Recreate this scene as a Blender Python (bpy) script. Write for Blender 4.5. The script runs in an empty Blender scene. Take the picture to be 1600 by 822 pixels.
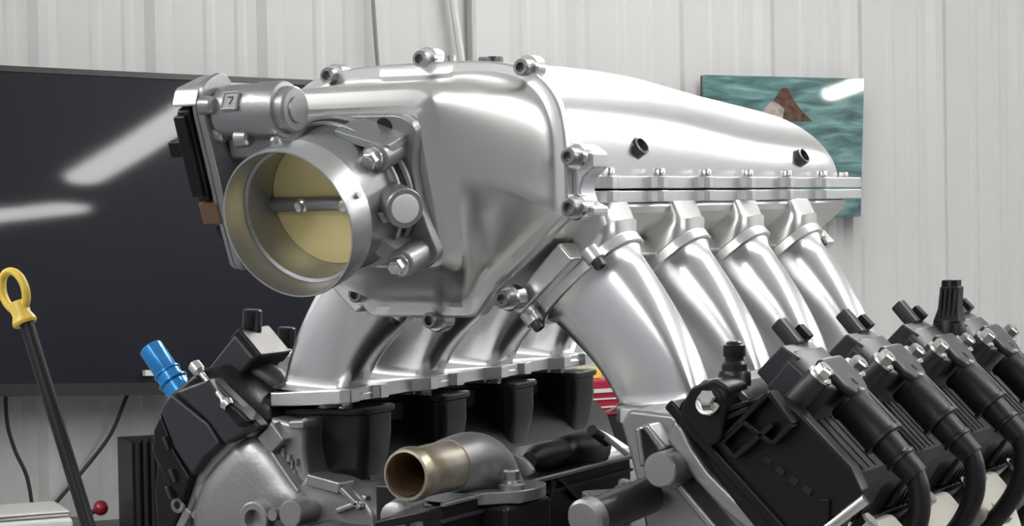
import bpy, bmesh, math, random
from mathutils import Vector as V, Matrix
random.seed(7)
# ------------------------------------------------------------------ camera
FPX = 3270.1                                   # focal length in pixels of the 1600x822 frame
TH, PT, RO = (math.radians(a) for a in (29.3745, 1.5848, -1.0475))
CAM = V((.7458, -1.205, -.0091))               # engine axes: X to the engine's side, Y rearward, Z up; origin on the plenum joint
FW = V((-math.sin(TH) * math.cos(PT), math.cos(TH) * math.cos(PT), -math.sin(PT)))
_r = V((math.cos(TH), math.sin(TH), 0)); _u = _r.cross(FW)
RT = _r * math.cos(RO) + _u * math.sin(RO)
UPV = -_r * math.sin(RO) + _u * math.cos(RO)
scene = bpy.context.scene
col = scene.collection
cd = bpy.data.cameras.new('camera'); cd.sensor_width = 36; cd.lens = FPX * 36 / 1600; cd.clip_start = .05; cd.clip_end = 100
cam = bpy.data.objects.new('camera', cd); col.objects.link(cam)
cam.matrix_world = Matrix(((RT.x, UPV.x, -FW.x, CAM.x), (RT.y, UPV.y, -FW.y, CAM.y), (RT.z, UPV.z, -FW.z, CAM.z), (0, 0, 0, 1)))
scene.camera = cam
# ------------------------------------------------------------------ world, exposure
wd = bpy.data.worlds.new('world'); scene.world = wd; wd.use_nodes = True
wd.node_tree.nodes['Background'].inputs[0].default_value = (.75, .8, .9, 1)
wd.node_tree.nodes['Background'].inputs[1].default_value = .4
vs = scene.view_settings
vs.view_transform = 'Standard'; vs.look = 'None'; vs.gamma = 1; vs.use_curve_mapping = False
vs.exposure = 0.72
TUBE_POWER = 26.0                              # emission of the fluorescent tubes
FLOOR, CEIL = -1.6, 2.3

def plane(px, py, c, n):                       # the point of a plane (through c, normal n) that the photograph shows at px, py
    d = FW * FPX + RT * (px - 800) + UPV * (411 - py)
    return CAM + d * ((V(c) - CAM).dot(V(n)) / d.dot(V(n)))
AX = {'x': V((1, 0, 0)), 'y': V((0, 1, 0)), 'z': V((0, 0, 1))}
def U(px, py, ax, v): return plane(px, py, AX[ax] * v, AX[ax])
X, Y, Z = AX['x'], AX['y'], AX['z']
# ------------------------------------------------------------------ materials
def mat(name, colr, metal=0., rough=.5, noise=0., nscale=40., bump=0., emit=None, spec=.5, coat=0., stretch=None, c2=None):
    m = bpy.data.materials.new(name); m.use_nodes = True
    nt = m.node_tree; b = nt.nodes['Principled BSDF']
    b.inputs['Base Color'].default_value = (*colr, 1); b.inputs['Metallic'].default_value = metal
    b.inputs['Roughness'].default_value = rough; b.inputs['Specular IOR Level'].default_value = spec
    b.inputs['Coat Weight'].default_value = coat; b.inputs['Coat Roughness'].default_value = .035
    if emit: b.inputs['Emission Color'].default_value = (*colr, 1); b.inputs['Emission Strength'].default_value = emit
    if noise or bump or c2:
        tc = nt.nodes.new('ShaderNodeTexCoord'); mp = nt.nodes.new('ShaderNodeMapping'); n = nt.nodes.new('ShaderNodeTexNoise')
        if stretch: mp.inputs['Scale'].default_value = stretch
        n.inputs['Scale'].default_value = nscale; n.inputs['Detail'].default_value = 5
        nt.links.new(tc.outputs['Object'], mp.inputs[0]); nt.links.new(mp.outputs[0], n.inputs['Vector'])
        if noise:
            r = nt.nodes.new('ShaderNodeMapRange'); r.inputs[3].default_value = max(.02, rough - noise); r.inputs[4].default_value = rough + noise
            nt.links.new(n.outputs['Fac'], r.inputs[0]); nt.links.new(r.outputs[0], b.inputs['Roughness'])
        if bump:
            bp = nt.nodes.new('ShaderNodeBump'); bp.inputs['Strength'].default_value = bump; bp.inputs['Distance'].default_value = .002
            nt.links.new(n.outputs['Fac'], bp.inputs['Height']); nt.links.new(bp.outputs[0], b.inputs['Normal'])
        if c2:
            cr = nt.nodes.new('ShaderNodeValToRGB'); cr.color_ramp.elements[0].color = (*colr, 1); cr.color_ramp.elements[1].color = (*c2, 1)
            cr.color_ramp.elements[0].position = .35; cr.color_ramp.elements[1].position = .7
            nt.links.new(n.outputs['Fac'], cr.inputs[0]); nt.links.new(cr.outputs[0], b.inputs['Base Color'])
    return m
M = dict(
    polish=mat('polished_aluminium', (.88, .88, .89), 1, .26, .02, 700),
    satin=mat('satin_aluminium', (.86, .86, .85), 1, .33, .02, 700),
    machined=mat('machined_aluminium', (.92, .92, .92), .95, .30, .05, 120, stretch=(1, 1, .1)),
    boltgrey=mat('grey_alloy_steel', (.30, .30, .30), .9, .36, .05, 90),
    stamp=mat('stamped_pad', (.30, .30, .31), .3, .6),
    lip=mat('brushed_aluminium', (.62, .62, .63), .95, .34, .05, 200),
    cast=mat('cast_aluminium', (.36, .36, .365), .85, .42, .06, 300, .12),
    castgrey=mat('bead_blasted_aluminium', (.34, .35, .36), .8, .40, .05, 400, .08),
    castbeige=mat('raw_cast_aluminium', (.40, .39, .345), .55, .5, .06, 200, .15),
    steel=mat('zinc_plated_steel', (.75, .74, .72), 1, .25, .05, 90),
    darksteel=mat('black_oxide_steel', (.09, .09, .095), .8, .35, .05, 90),
    brass=mat('yellow_coated_brass', (.88, .76, .36), .35, .36, .02, 300),
    plug=mat('bright_plug', (.85, .85, .86), .5, .45),
    corroded=mat('corroded_bronze', (.36, .30, .20), .8, .4, .1, 60, .1, c2=(.52, .50, .46)),
    rust=mat('rusty_inside', (.20, .11, .05), .3, .7, .1, 60, .2, c2=(.10, .06, .035)),
    plastic=mat('black_glass_filled_plastic', (.006, .006, .007), 0, .36, .06, 200, .06, spec=.32),
    coil=mat('charcoal_coil_plastic', (.026, .027, .033), 0, .40, .06, 200, .04),
    seam=mat('rubber_highlight', (.10, .10, .11), 0, .28),  # black rubber made paler, so the highlight sits in the colour
    rubber=mat('black_rubber', (.009, .009, .011), 0, .42, spec=.4),
    paint=mat('black_painted_casting', (.012, .012, .013), 0, .32, .06, 60, .12, spec=.4),
    yellow=mat('yellow_plastic', (.78, .56, .09), 0, .35),
    blue=mat('blue_anodised', (.03, .25, .62), .35, .25),
    brown=mat('brown_seal', (.13, .075, .042), 0, .6),
    red=mat('red_enamel', (.33, .015, .04), 0, .3, coat=.4),
    white=mat('white_painted_steel', (.59, .595, .59), 0, .36, .04, 6),
    offwhite=mat('off_white_plastic', (.60, .60, .58), 0, .5),
    tv=mat('black_screen_glass', (.008, .009, .015), 0, .34, spec=.16, coat=.3),
    bezel=mat('black_bezel', (.01, .01, .012), 0, .3),
    floor=mat('grey_concrete', (.20, .20, .20), 0, .4, .1, 3, c2=(.27, .27, .265)),
    ceil=mat('white_ceiling', (.75, .76, .76), 0, .6),
    farwall=mat('grey_wall', (.30, .31, .33), 0, .55),
    bench=mat('dark_bench', (.06, .06, .062), 0, .45),
    cable=mat('black_cable', (.02, .02, .02), 0, .5),
    grey=mat('grey_cable', (.20, .21, .21), 0, .5),
    lamp=mat('lit_tube', (1, .985, .96), 0, .5, emit=TUBE_POWER),
    housing=mat('lamp_housing', (.8, .8, .8), 0, .4),
    hole=mat('recess_shade', (.01, .01, .01), 0, .8),  # near-black colour standing in for the shade inside holes and pockets
)
# ------------------------------------------------------------------ mesh helpers (world coordinates)
def root(name, label, cat, loc, group=None):
    o = bpy.data.objects.new(name, None); col.objects.link(o); o.empty_display_size = .02
    o.location = loc; o['label'] = label; o['category'] = cat
    if group: o['group'] = group
    return o
def base(o):
    p = V((0, 0, 0))
    while o: p = p + o.location; o = o.parent
    return p
def mk(name, bm, m, parent=None, bevel=0., seg=2, sharp=32, label=None, cat=None, kind=None, group=None, weld=True):
    if weld: bmesh.ops.remove_doubles(bm, verts=bm.verts[:], dist=1e-6)
    bmesh.ops.recalc_face_normals(bm, faces=bm.faces[:])
    me = bpy.data.meshes.new(name)
    o = bpy.data.objects.new(name, me); col.objects.link(o)
    if parent:
        o.parent = parent; bmesh.ops.translate(bm, verts=bm.verts[:], vec=-base(parent))
    else:
        lo = V([min(v.co[i] for v in bm.verts) for i in range(3)]); hi = V([max(v.co[i] for v in bm.verts) for i in range(3)])
        c = V(((lo.x + hi.x) / 2, (lo.y + hi.y) / 2, lo.z)); o.location = c; bmesh.ops.translate(bm, verts=bm.verts[:], vec=-c)
    bm.to_mesh(me); bm.free()
    me.materials.append(M[m] if isinstance(m, str) else m)
    me.shade_smooth(); me.set_sharp_from_angle(angle=math.radians(sharp))
    if bevel:
        b = o.modifiers.new('edge', 'BEVEL'); b.width = bevel; b.segments = seg; b.limit_method = 'ANGLE'; b.angle_limit = math.radians(40)
        b.harden_normals = True; b.use_clamp_overlap = True
    if label: o['label'] = label
    if cat: o['category'] = cat
    if kind: o['kind'] = kind
    if group: o['group'] = group
    return o
def B(): return bmesh.new()
def loft(bm, rings, cap0=True, cap1=True, closed=True):
    vs_ = [[bm.verts.new(p) for p in r] for r in rings]
    n = len(rings[0])
    for a, b in zip(vs_, vs_[1:]):
        for i in range(n if closed else n - 1):
            j = (i + 1) % n; bm.faces.new((a[i], a[j], b[j], b[i]))
    if cap0: bm.faces.new(vs_[0][::-1])
    if cap1: bm.faces.new(vs_[-1])
    return bm
def prism(bm, pts, vec): 
    v = V(vec); return loft(bm, [[V(p) for p in pts], [V(p) + v for p in pts]])
def frame(d):
    d = V(d).normalized(); a = Z if abs(d.z) < .9 else X
    e = a.cross(d).normalized(); return e, d.cross(e), d
def lathe(bm, o, d, prof, n=24, cap0=True, cap1=True, e=None):
    if e is None: e, f, d = frame(d)
    else: d = V(d).normalized(); e = V(e).normalized(); f = d.cross(e)
    o = V(o)
    return loft(bm, [[o + d * t + (e * math.cos(2 * math.pi * i / n) + f * math.sin(2 * math.pi * i / n)) * max(r, 1e-5) for i in range(n)] for t, r in prof], cap0, cap1)
def cyl(bm, a, b, r, r2=None, n=20):
    a, b = V(a), V(b); return lathe(bm, a, b - a, [(0, r), ((b - a).length, r if r2 is None else r2)], n)
def smooth_path(pts, k=8):
    P = [V(p) for p in pts]; P = [P[0] * 2 - P[1]] + P + [P[-1] * 2 - P[-2]]; out = []
    for i in range(1, len(P) - 2):
        for j in range(k):
            t = j / k; a, b, c, d = P[i - 1:i + 3]
            out.append(.5 * ((2 * b) + (c - a) * t + (2 * a - 5 * b + 4 * c - d) * t * t + (3 * b - a - 3 * c + d) * t ** 3))
    return out + [P[-2]]
def tube(bm, pts, r, n=12, k=8, smooth=True):
    P = smooth_path(pts, k) if smooth else [V(p) for p in pts]
    R = r if callable(r) else (lambda t: r)
    e = None; rings = []
    for i, p in enumerate(P):
        d = (P[min(i + 1, len(P) - 1)] - P[max(i - 1, 0)]).normalized()
        if e is None: e = frame(d)[0]
        e = (e - d * e.dot(d)).normalized(); f = d.cross(e); rr = R(i / (len(P) - 1))
        rings.append([p + (e * math.cos(2 * math.pi * j / n) + f * math.sin(2 * math.pi * j / n)) * rr for j in range(n)])
    return loft(bm, rings)
def box(bm, c, ex, ey, ez):
    c, ex, ey, ez = V(c), V(ex), V(ey), V(ez)
    return prism(bm, [c - ex - ey - ez, c + ex - ey - ez, c + ex + ey - ez, c - ex + ey - ez], ez * 2)
def abox(bm, x0, x1, y0, y1, z0, z1):
    return box(bm, ((x0 + x1) / 2, (y0 + y1) / 2, (z0 + z1) / 2), X * (x1 - x0) / 2, Y * (y1 - y0) / 2, Z * (z1 - z0) / 2)
def fillet(pts, r, seg=5):
    out = []; n = len(pts)
    for i in range(n):
        p, a, b = V(pts[i]), V(pts[i - 1]), V(pts[(i + 1) % n])
        ri = r[i] if isinstance(r, (list, tuple)) else r
        ri = min(ri, .45 * (a - p).length, .45 * (b - p).length)
        s, e = p + (a - p).normalized() * ri, p + (b - p).normalized() * ri
        for k in range(seg + 1):
            t = k / seg; out.append(s * (1 - t) ** 2 + p * 2 * t * (1 - t) + e * t * t)
    return out
def sbolt(bm, p, d, r=.0055, h=.009, washer=0):       # socket head cap screw: head with a hollow
    prof = [(0, r), (h - .001, r), (h, r * .88), (h, r * .58), (h * .45, r * .52)]
    if washer: prof = [(0, washer), (.0012, washer), (.0012, r)] + prof[1:]
    return lathe(bm, p, d, prof, 16, True, True)
def hexbolt(bm, p, d, r=.006, h=.006, washer=.008, stud=0.):
    lathe(bm, p, d, [(0, washer), (.0015, washer * .96), (.0018, r)], 18)
    lathe(bm, V(p) + V(d).normalized() * .0015, d, [(0, r), (h * .85, r), (h, r * .8)], 6)
    if stud: cyl(bm, V(p) + V(d).normalized() * h, V(p) + V(d).normalized() * (h + stud), r * .5, n=10)
    return bm
def sup(c, p): return math.copysign(abs(c) ** (2 / p), c)
def obj_copy(o, d, parent=None):
    c = o.copy(); col.objects.link(c)
    if parent: c.parent = parent
    else: c.location = o.location + V(d)
    for ch in o.children: obj_copy(ch, d, c)
    return c
# ------------------------------------------------------------------ room shell
W = V((.610, .792, 0)).normalized(); N = V((W.y, -W.x, 0))          # along the back wall, out of the back wall
WP = CAM + (FW + RT * ((250 - 800) / FPX) + UPV * ((411 - 351) / FPX)) * 5.45
WP.z = 0
def wall(s, h, o=0.): return WP + W * s + N * o + Z * h
def onwall(px, py, o=0.): return plane(px, py, WP + N * o, N)
S0, S1, O1 = -4.2, 8.9, 11.5
def shell(name, c, ex, ey, ez, m): return mk(name, box(B(), c, ex, ey, ez), m, kind='structure')
mid = (S0 + S1) / 2; hs = (S1 - S0) / 2; hz = (CEIL - FLOOR) / 2; mz = (CEIL + FLOOR) / 2
shell('floor', wall(mid, FLOOR - .05, O1 / 2), W * (hs + .2), N * (O1 / 2 + .2), Z * .05, 'floor')
shell('ceiling', wall(mid, CEIL + .05, O1 / 2), W * (hs + .2), N * (O1 / 2 + .2), Z * .05, 'ceil')
wb = shell('wall_back', wall(mid, mz, -.095), W * hs, N * .05, Z * hz, 'white')
shell('wall_left', wall(S0 - .05, mz, O1 / 2), W * .05, N * (O1 / 2), Z * hz, 'farwall')
shell('wall_right', wall(S1 + .05, mz, O1 / 2), W * .05, N * (O1 / 2), Z * hz, 'farwall')
shell('wall_front', wall(mid, mz, O1 + .05), W * hs, N * .05, Z * hz, 'farwall')
# ribbed steel sheets of the back wall: three major ribs and two small ones between each
PW = .906
prof = []
for k in range(3):
    a = k * PW / 3
    prof += [(a, 0), (a + .075, 0), (a + .085, .0032), (a + .100, .0032), (a + .110, 0), (a + .160, 0), (a + .170, .0032), (a + .185, .0032), (a + .195, 0),
             (a + .222, 0), (a + .246, .017), (a + .272, .017), (a + .296, 0)]
prof.append((PW, 0))
s = -4.17; first = None
while s + PW < S1:
    if first is None:
        bm = B()
        loft(bm, [[wall(s + a, FLOOR, o - .03) for a, o in prof] + [wall(s + PW, FLOOR, -.032), wall(s, FLOOR, -.032)],
                  [wall(s + a, CEIL, o - .03) for a, o in prof] + [wall(s + PW, CEIL, -.032), wall(s, CEIL, -.032)]])
        first = mk('panel', bm, 'white', wb, sharp=2)
    else:
        c = first.copy(); c.location = W * (s + 4.17); col.objects.link(c)
    s += PW
# flat seam cover between two runs of sheet
s0, s1 = (onwall(735, 50) - WP).dot(W), (onwall(795, 50) - WP).dot(W)
mk('trim_1', prism(B(), [wall(s0, FLOOR, -.03), wall(s0, FLOOR, .012), wall(s0 + .01, FLOOR, .02), wall(s1 - .01, FLOOR, .02), wall(s1, FLOOR, .012), wall(s1, FLOOR, -.03)], Z * (CEIL - FLOOR)), 'white', kind='structure', bevel=.003)
# ------------------------------------------------------------------ ceiling lights
LZ = 1.5                                        # the strips hang on rods a little under the ceiling
def ceiling_light(s, o, along, label, L=2.4):
    c = wall(s, LZ, o); a = N if along == 'N' else (W * along[0] + N * along[1]).normalized(); b = a.cross(Z)
    t = root('ceiling_light', label, 'ceiling light', c, 'fluorescent strip lights under the ceiling')
    mk('housing', loft(B(), [[c + a * e * L / 2 + b * x + Z * z for x, z in ((-.09, .03), (-.05, .07), (.05, .07), (.09, .03), (.05, .022), (-.05, .022))] for e in (-1, 1)]), 'housing', t)
    for e in (-.4, .4): mk('rod', cyl(B(), c + a * L * e + Z * .06, c + a * L * e + Z * (CEIL - LZ), .006, n=8), 'housing', t)
    mk('diffuser', loft(B(), [[c + a * e * (L / 2 - .01) + b * x + Z * z for x, z in ((-.065, .02), (-.062, -.01), (-.04, -.028), (0, -.034), (.04, -.028), (.062, -.01), (.065, .02))] for e in (-1, 1)]), 'lamp', t)
LL = 'white fluorescent strip light under the ceiling, from a set partly reflected, partly added for brightness'
for s, o in ((1.25, 6.32), (1.25, 3.75), (1.25, 1.75), (5.8, 4.85), (5.8, 2.2), (7.6, 2.9), (7.9, 7.6), (-2.9, 1.6), (-2.9, 6.2), (-2.9, 3.6)): ceiling_light(s, o, 'N', LL)  # screen and picture reflect some; the others are added to brighten lid and wall
ceiling_light(1.07, 8.99, (.57, -.82), LL, 1.2)
# ------------------------------------------------------------------ television and things on the wall
TVR = math.radians(-2.4); TVC = wall((onwall(120, 351) - WP).dot(W) - .12, -.052, .15); TVT = math.radians(5)
te, tu = W * math.cos(TVR) + Z * math.sin(TVR), Z * math.cos(TVR) - W * math.sin(TVR)
tn = N * math.cos(TVT) + Z * math.sin(TVT); tu = tn.cross(te)
if tu.z < 0: tu = -tu
TW, THH, TCUR = .93, .408, .03
def tvp(a, b, o): return TVC + te * a * TW + tu * b * THH + tn * (o + TCUR * a * a)
tv = root('television', 'large black curved television hung on the white ribbed wall', 'television', TVC)
NS = 24
def tvsheet(b0, b1, o0, o1, a0=-1, a1=1):
    rings = []
    for i in range(NS + 1):
        a = a0 + (a1 - a0) * i / NS
        rings.append([tvp(a, b0, o0), tvp(a, b1, o0), tvp(a, b1, o1), tvp(a, b0, o1)])
    return loft(B(), rings)
mk('screen', tvsheet(-.925, .965, 0, .004, -.985, .985), 'tv', tv, sharp=20)
mk('back_shell', tvsheet(-1, 1, -.04, -.001), 'bezel', tv, sharp=20)
for b0, b1 in ((-1, -.925), (.965, 1)): mk('bezel', tvsheet(b0, b1, -.001, .008), 'bezel', tv, sharp=20)
for a0, a1 in ((-1, -.985), (.985, 1)): mk('bezel', tvsheet(-.925, .965, -.001, .008, a0, a1), 'bezel', tv, sharp=20)
mk('wall_bracket', box(B(), TVC - tn * .08, te * .2, tu * .15, tn * .04), 'bezel', tv)
p = onwall(232, 583, .20)
mk('indicator', box(B(), p, te * .012, tu * .007, tn * .02), 'offwhite', tv, label='small white indicator on the lower bezel')
def wcable(name, pts, r, m, label, cat, o=.02):
    mk(name, tube(B(), [onwall(x, y, o) for x, y in pts], r, 8), m, label=label, cat=cat)
wcable('power_cable', [(8, 560), (10, 650), (22, 700), (42, 745), (52, 800), (56, 812)], .005, 'cable', 'thin black cable hanging below television at the left, falling straight then bending', 'cable', .04)
wcable('signal_cable', [(225, 570), (200, 615), (172, 680), (122, 745), (80, 795), (70, 812)], .005, 'cable', 'thin black cable slanting down leftwards from the television behind the dipstick', 'cable', .04)
wcable('wall_cable', [(576, -120), (583, 0), (587, 60), (592, 125)], .0055, 'grey', 'dark grey cable running down white wall above the television', 'cable', .02)
wcable('wall_conduit', [(696, -160), (708, 0), (716, 60), (722, 130), (722, 400)], .011, 'white', 'slim white conduit running down the ribbed wall beside flat seam strip', 'conduit', .012)
# glossy photograph of water
pm = bpy.data.materials.new('water_photo_print'); pm.use_nodes = True
nt = pm.node_tree; b = nt.nodes['Principled BSDF']; b.inputs['Roughness'].default_value = .35; b.inputs['Coat Weight'].default_value = .9; b.inputs['Coat Roughness'].default_value = .03
tc = nt.nodes.new('ShaderNodeTexCoord'); mp = nt.nodes.new('ShaderNodeMapping'); nz = nt.nodes.new('ShaderNodeTexNoise'); cr = nt.nodes.new('ShaderNodeValToRGB')
mp.inputs['Scale'].default_value = (5, 5, 26); nz.inputs['Scale'].default_value = 1.6; nz.inputs['Detail'].default_value = 6; nz.inputs['Distortion'].default_value = .6
nt.links.new(tc.outputs['Object'], mp.inputs[0]); nt.links.new(mp.outputs[0], nz.inputs['Vector']); nt.links.new(nz.outputs['Fac'], cr.inputs[0])
ce = cr.color_ramp; ce.elements[0].position = .3; ce.elements[0].color = (.02, .05, .052, 1); ce.elements[1].position = .75; ce.elements[1].color = (.20, .36, .35, 1)
e = ce.elements.new(.52); e.color = (.075, .18, .18, 1)
nt.links.new(cr.outputs[0], b.inputs['Base Color'])
PN = (N * math.cos(math.radians(4)) + Z * math.sin(math.radians(4))); PC = onwall(1225, 230, .045)
def onpic(px, py, o=0.): return plane(px, py, PC + PN * o, PN)
c0, c1, c2, c3 = onpic(1100, 117), onpic(1350, 123), onpic(1345, 338), onpic(1100, 350)
pic = root('picture', 'glossy teal photograph of rippled water with brown animal, on wall behind intake', 'picture', (c2 + c3) / 2)
mk('print', prism(B(), [c0, c1, c2, c3], -PN * .01), pm, pic)
mk('backing_board', prism(B(), [p - PN * .01 for p in (c0, c1, c2, c3)], -PN * .012), 'bezel', pic)
def blob(pts, off, m, name):
    mk(name, prism(B(), fillet([onpic(x, y, .0004 + off) for x, y in pts], .006, 4), -PN * .002), m, pic)
M['furbrown'] = mat('print_brown', (.13, .075, .05), 0, .5, spec=.2, c2=(.05, .03, .025), nscale=60)
M['furgrey'] = mat('print_grey', (.42, .37, .34), 0, .5, spec=.2, c2=(.2, .16, .14), nscale=50)
blob([(1188, 178), (1198, 166), (1206, 158), (1220, 158), (1232, 170), (1230, 188), (1200, 188)], .0, 'furgrey', 'printed_body')
blob([(1208, 158), (1216, 146), (1221, 138), (1230, 137), (1236, 148), (1243, 160), (1252, 172), (1270, 190), (1222, 190), (1226, 170), (1216, 162)], .0006, 'furbrown', 'printed_head')
# ------------------------------------------------------------------ bench under the television
BZ = -.80
sb0, sb1 = -1.3, 2.0
bench = root('workbench', 'dark workbench along the white wall below the television', 'workbench', wall(.3, FLOOR, .36))
mk('worktop', box(B(), wall((sb0 + sb1) / 2, BZ - .02, .36), W * (sb1 - sb0) / 2, N * .34, Z * .02), 'bench', bench, bevel=.004)
for s in (sb0 + .06, sb1 - .06):
    for o in (.08, .64): mk('leg', box(B(), wall(s, (FLOOR + BZ - .04) / 2, o), W * .03, N * .03, Z * (BZ - .04 - FLOOR) / 2), 'bench', bench)
def onbench(px, o): 
    p = plane(px, 800, WP + N * o, N); return (p - WP).dot(W)
sx = onbench(30, .3)
wc = root('white_case', 'pale plastic case lying on bench at the lower left edge', 'case', wall(sx, BZ, .3))
mk('body', box(B(), wall(sx - .02, BZ + .034, .3), W * .13, N * .1, Z * .034), 'offwhite', wc, bevel=.012)
mk('lid', box(B(), wall(sx - .02, BZ + .077, .3), W * .125, N * .095, Z * .008), 'offwhite', wc, bevel=.008)
sx = onbench(150, .22)
rk = root('knob_tool', 'small clamp with dark stem and red ball knob on bench', 'clamp', wall(sx, BZ, .22))
mk('base', box(B(), wall(sx - .05, BZ + .02, .22), W * .03, N * .03, Z * .02), 'grey', rk, bevel=.006)
mk('stem', tube(B(), [wall(sx - .05, BZ + .03, .22), wall(sx - .02, BZ + .045, .22), wall(sx, BZ + .055, .22)], .006, 8), 'cable', rk)
bm = B(); bmesh.ops.create_uvsphere(bm, u_segments=16, v_segments=10, radius=.019, matrix=Matrix.Translation(wall(sx + .012, BZ + .06, .22)))
mk('ball_knob', bm, 'red', rk, label='dark red ball knob')
s0, s1 = onbench(197, .3), onbench(300, .3)
zt = plane(215, 680, WP + N * .3, N).z
fb = root('finned_box', 'tall black finned box on bench behind the dark valve cover', 'box', wall((s0 + s1) / 2, BZ, .3))
mk('body', box(B(), wall((s0 + s1) / 2, (BZ + zt - .01) / 2, .3), W * (s1 - s0) / 2, N * .08, Z * (zt - .01 - BZ) / 2), 'rubber', fb)
for k in range(9): mk('fin', box(B(), wall(s0 + (k + .5) * (s1 - s0) / 9, (BZ + zt) / 2 + .005, .385), W * .004, N * .012, Z * ((zt - BZ) / 2 - .005)), 'rubber', fb)
# red tool box glimpsed behind the runners
s0, s1 = onbench(870, .4), onbench(985, .4)
zr = plane(930, 588, WP + N * .4, N).z; sm = (s0 + s1) / 2
rb = root('tool_box', 'red tool box with white bands behind the intake runners', 'tool box', wall(sm, BZ, .4))
zb = plane(930, 645, WP + N * .4, N).z
mk('body', box(B(), wall(sm, (zb + zr) / 2, .4), W * (s1 - s0) / 2, N * .1, Z * (zr - zb) / 2), 'red', rb, bevel=.008)
mk('plinth', box(B(), wall(sm, (BZ + zb) / 2, .4), W * (s1 - s0) / 2, N * .1, Z * (zb - BZ) / 2), 'rubber', rb, label='black lower case')
for yy, hh in ((611, .005), (624, .0018), (637, .0018)):
    z = plane(930, yy, WP + N * .5, N).z
    mk('band', box(B(), wall(sm, z, .502), W * (s1 - s0) / 2 * .96, N * .003, Z * hh), 'offwhite', rb, label='thin white band')
sy = onbench(921, .45)
yb = root('yellow_clip', 'small yellow two-lobed clip on top of red tool box', 'clip', wall(sy, zr, .45))
for q, w_ in ((-.012, .010), (.018, .014)): mk('lobe', box(B(), wall(sy + q, zr + .014, .45), W * w_, N * .02, Z * .014), 'yellow', yb, bevel=.003)
mk('bridge', box(B(), wall(sy, zr + .004, .45), W * .02, N * .015, Z * .004), 'yellow', yb)
# ------------------------------------------------------------------ intake manifold
im = root('intake_manifold', 'polished aluminium intake manifold with tapered plenum and eight tall runners', 'intake manifold', (0, .25, -.16))
def hw(y): return .113
def hh(y):
    pts = [(-.01, .079), (.11, .082), (.21, .080), (.33, .072), (.46, .0625), (.52, .057)]
    for (a, p), (b_, q) in zip(pts, pts[1:]):
        if y <= b_: return p + (q - p) * (y - a) / (b_ - a)
    return pts[-1][1]
Y0D, Y1D = .44, .512
rings = []; NA = 48
ys = [.0, .03, .08, .14, .2, .26, .32, .38, .42, .44] + [Y0D + (Y1D - Y0D) * math.sin(math.pi / 2 * k / 9) for k in range(1, 10)]
for y in ys:
    f = 1. if y <= Y0D else (1 - min(1, (y - Y0D) / (Y1D - Y0D)) ** 2.6) ** (1 / 2.6)
    h = hh(y) * max(f, .03); w_ = .113 * (.86 + .14 * f); p_ = 3.8 - 1.3 * min(1, y / .3)
    rings.append([V((w_ * sup(math.cos(math.pi * i / NA), p_), y, .0085 + h * sup(math.sin(math.pi * i / NA), p_))) for i in range(NA + 1)])
mk('plenum_lid', loft(B(), rings), 'polish', im, sharp=40)
by = [.0384 + .0786 * i for i in range(6)]
def flange_outline(z):
    pts = []
    y1 = .5185
    pts += [V((.1165, .004, z))]
    for y in by:
        pts.append(V((.1165, y - .0105, z)))
        for k in range(7): a = -math.pi / 2 + math.pi * k / 6; pts.append(V((.1185 + .0085 * math.cos(a), y + .0085 * math.sin(a), z)))
        pts.append(V((.1165, y + .0105, z)))
    right = pts + [V((.1254, .488, z)), V((.1254, .512, z)), V((.117, y1, z))]
    return right + [V((-p.x, p.y, p.z)) for p in reversed(right)]
for nm, z0, z1 in (('lid_flange', .0007, .0092), ('base_flange', -.0088, -.0007)):
    mk(nm, prism(B(), flange_outline(z0), Z * (z1 - z0)), 'machined', im, bevel=.0007, sharp=25)
for sx_ in (1, -1):
    for y in by: mk('flange_bolt', sbolt(B(), (sx_ * .1205, y, .009), Z, .0045, .0055), 'steel', im)
mk('flange_bolt', sbolt(B(), (.112, .505, .009), Z, .004, .005), 'steel', im)
# lower plenum: vee shaped trough
low = [(.116, -.0088), (.114, -.016), (.055, -.0665), (.041, -.0795)]
trough = low + [(-a, b_) for a, b_ in reversed(low)]
mk('lower_plenum', loft(B(), [[V((a, y, b_)) for a, b_ in trough] for y in (0., .505)]), 'satin', im, bevel=.004)
# front flange: one outline shared by trough, lid and cover
def outline(t):                                 # radius of the flange in direction t (0 = +X, counter-clockwise)
    c, s_ = math.cos(t), math.sin(t)
    if s_ >= -.0001:
        lo_, hi_ = 0, .2
        for _ in range(30):
            m_ = (lo_ + hi_) / 2
            if (abs(m_ * c) / .1135) ** 3.9 + (m_ * s_ / .0875) ** 3.9 < 1: lo_ = m_
            else: hi_ = m_
        return lo_
    best = 9
    poly = [(.1135, .001), (.1135, -.0145), (.055, -.0655), (.041, -.0835), (-.041, -.0835), (-.055, -.0655), (-.1135, -.0145), (-.1135, .001)]
    for (x0, z0), (x1, z1) in zip(poly, poly[1:]):
        den = c * (z1 - z0) - s_ * (x1 - x0)
        if abs(den) < 1e-9: continue
        r_ = (x0 * (z1 - z0) - z0 * (x1 - x0)) / den
        u_ = (s_ * x0 - c * z0) / den
        if r_ > 0 and -.001 <= u_ <= 1.001: best = min(best, r_)
    return best
NC = 240
ang = [2 * math.pi * i / NC for i in range(NC)]
OL = [outline(t) for t in ang]
for _ in range(2): OL = [(OL[i - 1] + 2 * OL[i] + OL[(i + 1) % NC]) / 4 for i in range(NC)]
def oring(y, inset=0.): return [V(((r - inset) * math.cos(t), y, (r - inset) * math.sin(t))) for r, t in zip(OL, ang)]
mk('front_flange', loft(B(), [oring(.012, .001), oring(.011), oring(.0008), oring(.0004, .0008)]), 'polish', im)
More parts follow.
